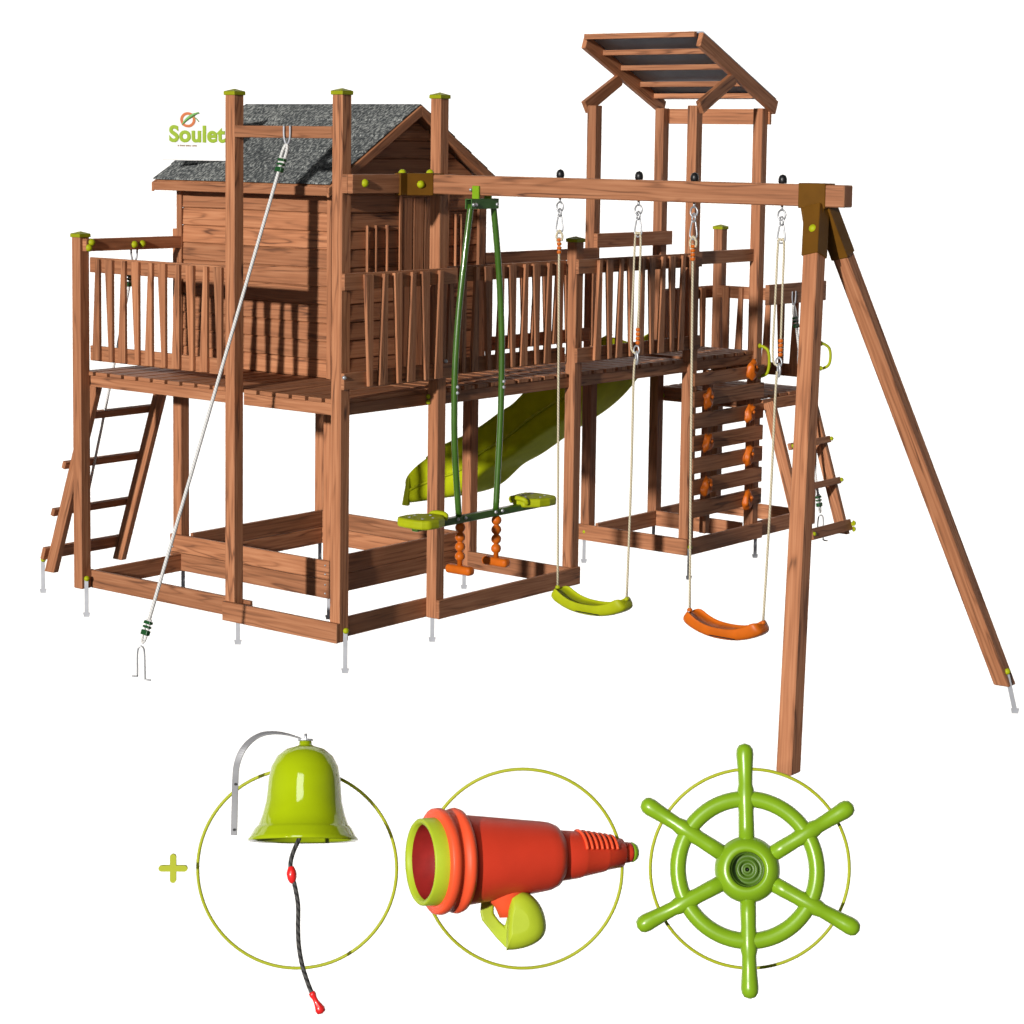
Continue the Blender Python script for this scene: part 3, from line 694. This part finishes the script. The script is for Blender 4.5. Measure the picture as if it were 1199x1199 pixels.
# ================================================================== climbing ropes
def climbing_rope(label, top, bot, r, wavy, parent_bar_dir, sag=0.0, hook=True):
    top = Vector(top); bot = Vector(bot); t = thing('climbing_rope', label, 'rope', tuple(bot), group='ground-anchored climbing ropes')
    a = (bot-top).normalized(); side = Vector(parent_bar_dir)
    m = MB(); m.tube([top+side*.022+Vector((0, 0, .045)), top+side*.022, top+side*.015+Vector((0, 0, -.035)), top+Vector((0, 0, -.048)), top-side*.015+Vector((0, 0, -.035)), top-side*.022, top-side*.022+Vector((0, 0, .045))], .0055, 8, 4); pend('u_bolt', m, 'pale_steel', t)
    p0 = top+Vector((0, 0, -.042))+a*.01
    m = MB(); m.tube([p0+a*.11-side*.012, p0+a*.05-side*.016, p0+a*.012-side*.010, p0, p0+a*.012+side*.010, p0+a*.05+side*.016, p0+a*.11+side*.012], .008, 8, 4)
    q0 = bot-a*.13
    mid = (p0+q0)/2+Vector((0, 0, -sag))
    pts = [p0+a*.07, p0+(mid-p0)*.5+Vector((0, 0, -sag*.2)), mid, mid+(q0-mid)*.5+Vector((0, 0, -sag*.2)), q0]
    m.tube(pts, r, 10, 8)
    m.tube([q0-side*.012-a*.02, q0-side*.014+a*.07, q0-side*.004+a*.10, q0+side*.008+a*.09, q0+side*.012+a*.05, q0+side*.012-a*.02], .006, 8, 4)
    pend('rope', m, 'grey_rope', t)
    for base, sg in ((p0+a*.075, 1), (q0-a*.01, 1)):
        m = MB(); m.beam(base, base+a*.016, .048, .024, side=side); m.beam(base+a*.024, base+a*.036, .046, .024, side=side); m.beam(base+a*.046, base+a*.072, .046, .026, side=side)
        pend('rope_clamp', m, 'dgreen', t, bevel=.004, seg=2)
    if hook:
        b0 = bot+Vector((0, 0, -.015))
        m = MB(); pts = []
        s2 = Vector((.612, -.791, 0))
        m.tube([b0-s2*.045+Vector((0, 0, -.125)), b0-s2*.022+Vector((0, 0, -.127)), b0-s2*.018+Vector((0, 0, -.118)), b0-s2*.018+Vector((0, 0, -.02)), b0-s2*.013+Vector((0, 0, .016)), b0+Vector((0, 0, .026)), b0+s2*.013+Vector((0, 0, .016)), b0+s2*.018+Vector((0, 0, -.02)), b0+s2*.020+Vector((0, 0, -.132)), b0+s2*.025+Vector((0, 0, -.142)), b0+s2*.050+Vector((0, 0, -.146))], .0045, 8, 3)
        pend('ground_hook', m, 'steel', t)
    return t
climbing_rope('long pale climbing rope slanting from the high crossbar down to a ground hook', (-.010, .375, 2.590), (-.828, .572, 0.030), .0092, 0, (0, 1, 0))
climbing_rope('climbing rope hanging behind the left ladder', (.385, 1.985, 1.905), (.385, 2.49, .16), .008, 0, (1, 0, 0), .02, False)
climbing_rope('climbing rope hanging down the right ladder by the big swing leg', (4.33, -.035, 1.575), (4.36, -.27, .13), .009, 0, (1, 0, 0), .02, True)

# ================================================================== slide
sl = thing('slide', 'lime green wavy plastic slide running down behind the deck posts', 'slide', (3.5, 1.6, 0))
prof = [(.79, 1.175, 1.34), (.90, 1.00, 1.28), (1.03, .855, 1.18), (1.173, .745, 1.09), (1.30, .67, 1.02), (1.46, .572, .925), (1.60, .475, .805), (1.717, .394, .735), (1.82, .345, .665), (1.913, .290, .607), (2.018, .180, .552), (2.134, .110, .500), (2.25, .080, .445), (2.373, .055, .360), (2.48, .03, .290), (2.56, .012, .215), (2.60, .003, .13)]
m = MB(); x0, x1 = 3.42, 3.93; rings = []
for (yy, zb, zt) in prof:
    h = zt-zb; zr = zb + h*.42
    bz = zb+.045
    sec = [(x0+.030, zb), (x0+.004, zb+h*.10), (x0+.000, zb+h*.30), (x0+.014, zr), (x0+.020, zr+.012), (x0-.004, zt-.03), (x0-.006, zt-.008), (x0+.006, zt), (x0+.024, zt-.006), (x0+.032, zt-.03), (x0+.060, zr+.03), (x0+.10, bz+.02), (x0+.17, bz),
           ((x0+x1)/2, bz-.006)]
    sec += [(x0+x1-a, b_) for a, b_ in sec[-2::-1]]
    sec += [(x1-.10, zb-.004), ((x0+x1)/2, zb-.008), (x0+.10, zb-.004)]
    rings.append([m.bm.verts.new((a, yy, b_)) for a, b_ in sec])
ns = len(rings[0])
for A, B in zip(rings, rings[1:]):
    for i in range(ns): f = m.bm.faces.new((A[i], A[(i+1) % ns], B[(i+1) % ns], B[i])); f.smooth = True
m.bm.faces.new(rings[0]); m.bm.faces.new(rings[-1][::-1]); bmesh.ops.recalc_face_normals(m.bm, faces=m.bm.faces)
o = pend('chute', m, 'slide', sl); sm = o.modifiers.new('sub', 'SUBSURF'); sm.levels = 1; sm.render_levels = 2
m = MB(); m.tube([(x0-.002, a, c-.006) for a, b_, c in prof[:-3]], .011, 10, 4); pend('rim', m, 'lime', o)
m = MB(); m.tube([(x0+.006, a, b_+(c-b_)*.42) for a, b_, c in prof[:-1]], .009, 8, 4); pend('side_ridge', m, 'lime', o)
m = MB(); m.prism([(x0-.010, 2.60, -.005), (x0-.010, 2.555, .20), (x0-.010, 2.53, .20), (x0-.010, 2.545, -.005)], (.03, 0, 0)); pend('lip_rib', m, 'lime', o, bevel=.006, seg=2)

# ================================================================== sign
sg = thing('sign', 'square white sign with green word and orange emblem at the left roof end', 'sign', (.70, 1.817, 2.437), (0, 0, R(-52.2))); sg.scale = (1.10, 1.10, 1.10)
def rotp(name, m, mat, parent, loc=(0, 0, 0), bevel=0, seg=1):
    me = bpy.data.meshes.new(name); m.bm.to_mesh(me); m.bm.free(); me.materials.append(M[mat]); o = bpy.data.objects.new(name, me); COL.objects.link(o); o.parent = parent; o.location = loc
    if bevel:
        bv = o.modifiers.new('bevel', 'BEVEL'); bv.width = bevel; bv.segments = seg; bv.limit_method = 'ANGLE'; bv.angle_limit = R(40)
    return o
m = MB(); m.box(-.172, .168, 0, .008, 0, .308); bo = rotp('board', m, 'sign', sg, bevel=.002)
def text_mesh(txt, size, bold, loc, mat, parent, name, sx=1.0):
    cu = bpy.data.curves.new(name, 'FONT'); cu.body = txt; cu.size = size; cu.offset = 0; cu.bevel_depth = bold; cu.bevel_resolution = 2; cu.extrude = 0; cu.align_x = 'CENTER'; cu.space_character = 1.04
    tmp = bpy.data.objects.new('tmp_text', cu); COL.objects.link(tmp)
    dg = bpy.context.evaluated_depsgraph_get(); me = bpy.data.meshes.new_from_object(tmp.evaluated_get(dg)); bpy.data.objects.remove(tmp)
    me.materials.clear(); me.materials.append(M[mat]); me.name = name
    o = bpy.data.objects.new(name, me); COL.objects.link(o); o.parent = parent; o.location = loc; o.rotation_euler = (R(90), 0, 0); o.scale = (sx, 1, .25); return o
text_mesh('Soulet', .116, .0046, (.010, -.0018, .100), 'letter', bo, 'lettering', .95)
m = MB()
m.lathe([(.026, -.0015), (.040, -.0015), (.040, .0), (.026, .0)], (-.037, -.0012, .213), (0, 1, 0), 40, False, True); rotp('emblem_ring', m, 'logo_orange', bo)
m = MB(); m.tube([(-.068, -.004, .185), (-.045, -.004, .213), (-.015, -.004, .235), (.020, -.004, .252)], .004, 6, 6, rs=[.0015, .007, .009, .002])
m.tube([(-.020, -.004, .235), (0, -.004, .247), (.022, -.004, .247)], .002, 6, 4); m.tube([(-.018, -.004, .235), (.004, -.004, .222), (.020, -.004, .205)], .0022, 6, 4); rotp('emblem_sprig', m, 'logo_green', bo)
m = MB(); xx = -.090
random.seed(3)
while xx < .010:
    wd = random.uniform(.004, .010); m.box(xx, xx+wd, -.0022, -.0005, .0745, .0745+random.choice((.005, .006, .007))); xx += wd+random.choice((.002, .002, .006))
rotp('small_print', m, 'logo_text', bo)

# ================================================================== accessories on display
EU = (R(-5.694), R(-.863), R(-52.181)); K = .003376
def facing(name, label, cat, loc, eul, group=None, size=.7652):
    o = thing(name, label, cat, loc, tuple(R(a) for a in eul), group); o.scale = (size,)*3
    return o
for lab, loc, sz in (('thin green hoop standing behind the lime bell', (-3.2764, -2.8990, .3180), .7816), ('thin green hoop standing behind the red telescope', (-2.8799, -3.4733, .3418), .7769), ('thin green hoop standing behind the green steering wheel', (-2.4936, -4.0502, .3690), .7710)):
    o = facing('hoop', lab, 'ring', loc, (-5.694, -.863, -52.181), 'thin green hoops behind the accessories', sz)
    m = MB(); n = 128; m.tube([(math.cos(2*math.pi*k/n)*116.5*K, 0, math.sin(2*math.pi*k/n)*116.5*K) for k in range(n)], .0064, 8, closed=True); rotp('hoop_tube', m, 'ring', o)
o = facing('plus_sign', 'small olive green plus sign left of the bell', 'sign', (-3.6049, -2.6977, .3594), (-5.694, -.863, -52.181))
m = MB(); a = 17*K; b_ = 3.6*K
pts = []
for (dx, dz) in ((1, 0), (0, 1), (-1, 0), (0, -1)):
    px_, pz_ = -dz, dx
    pts.append((dx*b_-px_*b_, dz*b_-pz_*b_))
    for k in range(9):
        an = -math.pi/2+math.pi*k/8; ex = math.cos(an); ey = math.sin(an)
        pts.append((dx*(a-b_+ex*b_)+px_*ey*b_, dz*(a-b_+ex*b_)+pz_*ey*b_))
m.prism([(x, 0, z) for x, z in pts], (0, .012, 0)); rotp('cross', m, 'ring', o)

# --- wheel
K2 = .003455
o = facing('steering_wheel', 'apple green six-spoke toy ship wheel in front of its hoop', 'steering wheel', (-2.5526, -4.078, .3881), (-18.871, -2.576, -57.171), size=.741)
m = MB(); n = 96; m.tube([(math.cos(2*math.pi*k/n)*81.5*K2, 0, math.sin(2*math.pi*k/n)*81.5*K2) for k in range(n)], 9.6*K2, 20, closed=True); rim = rotp('rim', m, 'limew', o)
for ang in (90, 30.5, -28.5, -90, -153, 147.5):
    c, s_ = math.cos(R(ang)), math.sin(R(ang)); m = MB()
    rr = [(30, 9.6), (50, 9.4), (66, 9.0), (74, 9.8), (82, 10.2), (92, 10.0), (98, 8.4), (112, 8.8), (126, 9.8), (134, 10.4), (140, 9.6), (144.5, 6.6), (146.5, .4)]
    m.tube([(c*a*K2, -.006 if 60 < a < 100 else 0, s_*a*K2) for a, _ in rr], .03, 18, rs=[b_*K2 for _, b_ in rr]); rotp('spoke', m, 'limew', o)
m = MB(); m.lathe([(34*K2, -.05), (38*K2, -.03), (38.5*K2, .0), (37*K2, .022), (31*K2, .050), (24.5*K2, .060), (21.5*K2, .056), (20*K2, .044), (19.5*K2, -.012), (0, -.012)], (0, 0, 0), (0, -1, 0), 64); hub = rotp('hub', m, 'limew', o)
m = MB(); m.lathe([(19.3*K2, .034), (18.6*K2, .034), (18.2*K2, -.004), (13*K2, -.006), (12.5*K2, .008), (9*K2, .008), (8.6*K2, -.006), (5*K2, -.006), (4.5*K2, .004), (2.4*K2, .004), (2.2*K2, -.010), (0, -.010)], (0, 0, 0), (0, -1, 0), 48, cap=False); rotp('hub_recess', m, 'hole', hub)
m = MB(); m.lathe([(2.1*K2, -.009), (0, -.0085)], (0, 0, 0), (0, -1, 0), 24); rotp('screw_hole', m, 'black', hub)

# --- bell
o = facing('bell', 'shiny lime green bell with grey arched bracket and black pull cord', 'bell', (-3.3681, -3.0129, .4576), (-18.252, 1.09, -46.267))
def bp_(r, yy): return (r*K2, (983-yy)*K2)
pr = [bp_(0.3, 872), bp_(7, 872), bp_(7.5, 876), bp_(10, 877.5), bp_(22, 881), bp_(32, 889), bp_(38.5, 901), bp_(41, 915), bp_(42, 928), bp_(43.5, 941), bp_(47, 955), bp_(51.5, 967), bp_(53.5, 968.5), bp_(55.5, 971), bp_(60, 979), bp_(63, 983), bp_(62, 984.5), bp_(58, 982.5), bp_(53, 975), bp_(47, 962), bp_(41, 941), bp_(39.5, 915), bp_(34, 897), bp_(20, 884), bp_(0.3, 880)]
m = MB(); m.lathe(pr, (0, 0, 0), (0.0, .05, 1), 72); bl = rotp('bell_body', m, 'limeb', o)
m = MB(); m.lathe([(0, 0), (9*K2, 0), (9*K2, .006), (0, .006)], (0, .02, (983-871.5)*K2), (0, .05, 1), 24, False); m.tube([(0, .02, .385), (0, .02, .413)], .006, 8); rotp('washer', m, 'steel', bl)
def b2(px, py, yy=0.0): return Vector(((px-355)*K2, yy, (983-py)*K2))
m = MB(); path = [b2(356, 871.2, .02), b2(345, 867.5, .02), b2(332, 864.0, .02), b2(318, 862.6, .02), b2(304, 864.8, .02), b2(292, 872, .02), b2(283, 883, .02), b2(278, 896, .02), b2(276.2, 910, .02), b2(276.2, 940, .02), b2(276.4, 972, .02), b2(276.4, 978, .02)]
fine = []
for i in range(len(path)-1):
    a, b_, c, d = path[max(i-1, 0)], path[i], path[i+1], path[min(i+2, len(path)-1)]
    for k in range(5):
        t = k/5; fine.append(0.5*((2*b_)+(c-a)*t+(2*a-5*b_+4*c-d)*t*t+(3*b_-a-3*c+d)*t**3))
path = fine+[path[-1]]
sec_pts = []
for i, p in enumerate(path):
    t = (path[min(i+1, len(path)-1)]-path[max(i-1, 0)]).normalized(); nn = Vector((t.z, 0, -t.x))
    tw = min(1, i/36)      # the strap twists from edge-on to flat
    wv = (Vector((0, 1, 0))*(1-tw)*.9 + nn*tw*.62).normalized(); tv = t.cross(wv).normalized()
    hw = .0125
    sec_pts.append([p+wv*hw+tv*.003, p-wv*hw+tv*.003, p-wv*hw-tv*.003, p+wv*hw-tv*.003])
vr = [[m.bm.verts.new(q) for q in s_] for s_ in sec_pts]
for A, B in zip(vr, vr[1:]):
    for i in range(4): f = m.bm.faces.new((A[i], A[(i+1) % 4], B[(i+1) % 4], B[i])); f.smooth = False
m.bm.faces.new(vr[0]); m.bm.faces.new(vr[-1][::-1]); bmesh.ops.recalc_face_normals(m.bm, faces=m.bm.faces)
br = rotp('bracket', m, 'strap', o, bevel=.002); br['label'] = 'arched grey steel strap'
m = MB()
for py in (921, 972): m.lathe([(0, 0), (.005, 0), (.005, .003), (0, .003)], b2(276.3, py, .013), (0, -1, 0), 12, False)
rotp('screw_hole', m, 'black', br)
m = MB(); cord = [b2(352, 975, 0), b2(350, 983, 0), b2(344.5, 996, 0), b2(341.5, 1008, 0), b2(342, 1019, 0), b2(347, 1035, 0), b2(351, 1056, 0), b2(351.5, 1080, 0), b2(353, 1100, 0), b2(357, 1120, 0), b2(363, 1138, 0), b2(369, 1152, 0)]
m.tube(cord, 2.5*K2, 12, 12); rotp('cord', m, 'black_rope', o)
m = MB(); a = b2(343, 1022); t = Vector((.12, 0, -1)).normalized(); m.lathe([(.004, -.036), (.012, -.03), (.019, -.012), (.020, 0), (.018, .014), (.011, .029), (.004, .034)], a, t, 16); rotp('cord_bead', m, 'redgrip', o)
m = MB(); a = b2(368, 1150); t = (b2(379, 1170)-b2(368, 1150)).normalized(); m.lathe([(.006, 0), (.013, .004), (.014, .014), (.010, .026), (.011, .045), (.016, .062), (.020, .074), (.017, .088), (0, .094)], a, t, 20); rotp('pull_knob', m, 'redgrip', o)

# --- telescope
o = facing('toy_telescope', 'red toy telescope with yellow-green eyepiece ring on a forked lime mount', 'telescope', (-2.9659, -3.5402, .4112), (-18.747, -.69, -51.67))
def c2(px, py, yy=0.0): return Vector(((px-612)*K2, yy, (1005-py)*K2))
A0 = c2(497, 1009); TA = R(24)
ax = Vector((math.cos(TA)*math.cos(R(2.6)), math.sin(TA), math.cos(TA)*math.sin(R(2.6)))).normalized()
ck = 1/math.cos(TA)
def seg_(name, prof, mat, parent, seg=64, closed=False, cap=True):
    m = MB(); m.lathe([(r_*K2, (h-497)*K2*ck) for r_, h in prof], A0, ax, seg, True, closed, cap); return rotp(name, m, mat, parent)
A0 = A0 + Vector((0, -.25*.8, 0))
lr_ = seg_('front_ring', [(41.5, 499), (46, 497.5), (47.5, 499), (48.5, 522), (48, 523), (41.8, 523)], 'scopelime', o, closed=True)
seg_('barrel_lining', [(41.7, 499.3), (41, 520), (40.5, 521), (40, 545), (36.5, 546), (35.5, 575), (33, 576), (30, 640), (0.2, 641)], 'dark_red', lr_, cap=False)
seg_('front_flange', [(47, 513), (56, 512.5), (58, 514), (58.5, 519), (57, 523), (54, 524.5), (54, 530), (57, 532), (58, 536), (56.5, 540), (52, 541)], 'redor', o, cap=False)
bar = seg_('barrel', [(49, 539), (50, 542), (49.6, 548), (39.5, 632), (38.0, 641), (35.0, 648), (30.0, 651), (28.6, 653)], 'red', o, cap=False)
seg_('barrel', [(28.4, 650), (28.6, 655), (26.5, 675), (25.8, 678), (25.0, 680), (21.0, 703), (20.2, 706), (19.0, 708), (16.6, 726), (13.8, 728)], 'red', o)
seg_('eyepiece', [(12, 726), (12.4, 729), (11.6, 735), (11.2, 738)], 'red', o); seg_('eyepiece_tip', [(11.2, 737), (11.4, 740), (9.0, 744), (4, 746), (.2, 746)], 'limew', o)
for k in range(7):
    h = 676+k*6.4; rr = 26.4-.19*(h-676)+.8
    m = MB(); c = A0+ax*((h-497)*K2*ck); u = Vector((0, 0, 1)); u = (u-ax*u.dot(ax)).normalized(); v = ax.cross(u)
    v = v if v.y < 0 else -v
    m.tube([c+(u*math.cos(an)+v*math.sin(an))*rr*K2 for an in [R(a) for a in range(-10, 86, 8)]], .0062, 8); rotp('grip_rib', m, 'redor', o)
# mount
cst = A0+ax*((592-497)*K2*ck)
m = MB(); m.tube([cst+Vector((.0, .0, -.10)), cst+Vector((.005, 0, -.15)), cst+Vector((.008, 0, -.185)), cst+Vector((.01, 0, -.225))], .05, 20, rs=[.085, .075, .045, .030]); rotp('stem', m, 'redor', o)
yo = cst.y
# fork: rear cheek, base bridge and the big rounded front cheek
m = MB(); ol = [(600, 1043), (608, 1041), (618, 1043), (627, 1050), (634, 1060), (638, 1073), (638, 1084), (633, 1093), (622, 1100), (608, 1104), (596, 1105), (594, 1104), (594, 1085), (596, 1062)]
ctr = Vector((614, 1074)); rings = []
for sc_, dy in ((.88, .040), (1.0, .025), (1.0, -.02), (.97, -.045), (.88, -.064), (.70, -.078), (.42, -.087)):
    n_ = len(ol); rr = []
    for i in range(n_*3):            # rounded outline
        j = i//3; t = (i % 3)/3; p0, p1, p2, p3 = [Vector(ol[(j+q) % n_]) for q in (-1, 0, 1, 2)]
        if j in (11, 12, 13, 0): v_ = p1+(p2-p1)*t
        else: v_ = 0.5*((2*p1)+(p2-p0)*t+(2*p0-5*p1+4*p2-p3)*t*t+(3*p1-p0-3*p2+p3)*t**3)
        v_ = ctr+(v_-ctr)*sc_
        v_.x -= (1-sc_)*8
        rr.append(m.bm.verts.new(c2(v_.x, v_.y, yo+dy)))
    rings.append(rr)
for A, B in zip(rings, rings[1:]):
    for i in range(len(A)): f = m.bm.faces.new((A[i], A[(i+1) % len(A)], B[(i+1) % len(A)], B[i])); f.smooth = True
m.bm.faces.new(rings[0]); m.bm.faces.new(rings[-1]); bmesh.ops.recalc_face_normals(m.bm, faces=m.bm.faces); rotp('fork', m, 'scopelime', o)
m = MB(); ol = [(565, 1052), (574, 1047), (580, 1048), (579, 1066), (586, 1075), (592, 1080), (600, 1046), (606, 1050), (606, 1090), (600, 1104), (594, 1104), (582, 1092), (566, 1073), (564, 1064)]
m.prism([c2(a, b_, yo+.028) for a, b_ in ol], (.0, .085, .0)); rotp('fork', m, 'scopelime', o, bevel=.008, seg=3)
m = MB(); m.lathe([(0, -.01), (.014, -.01), (.014, .03), (0, .03)], c2(593.5, 1066, yo+.02), (0, -1, 0), 16); rotp('pivot_bolt', m, 'hole', o)
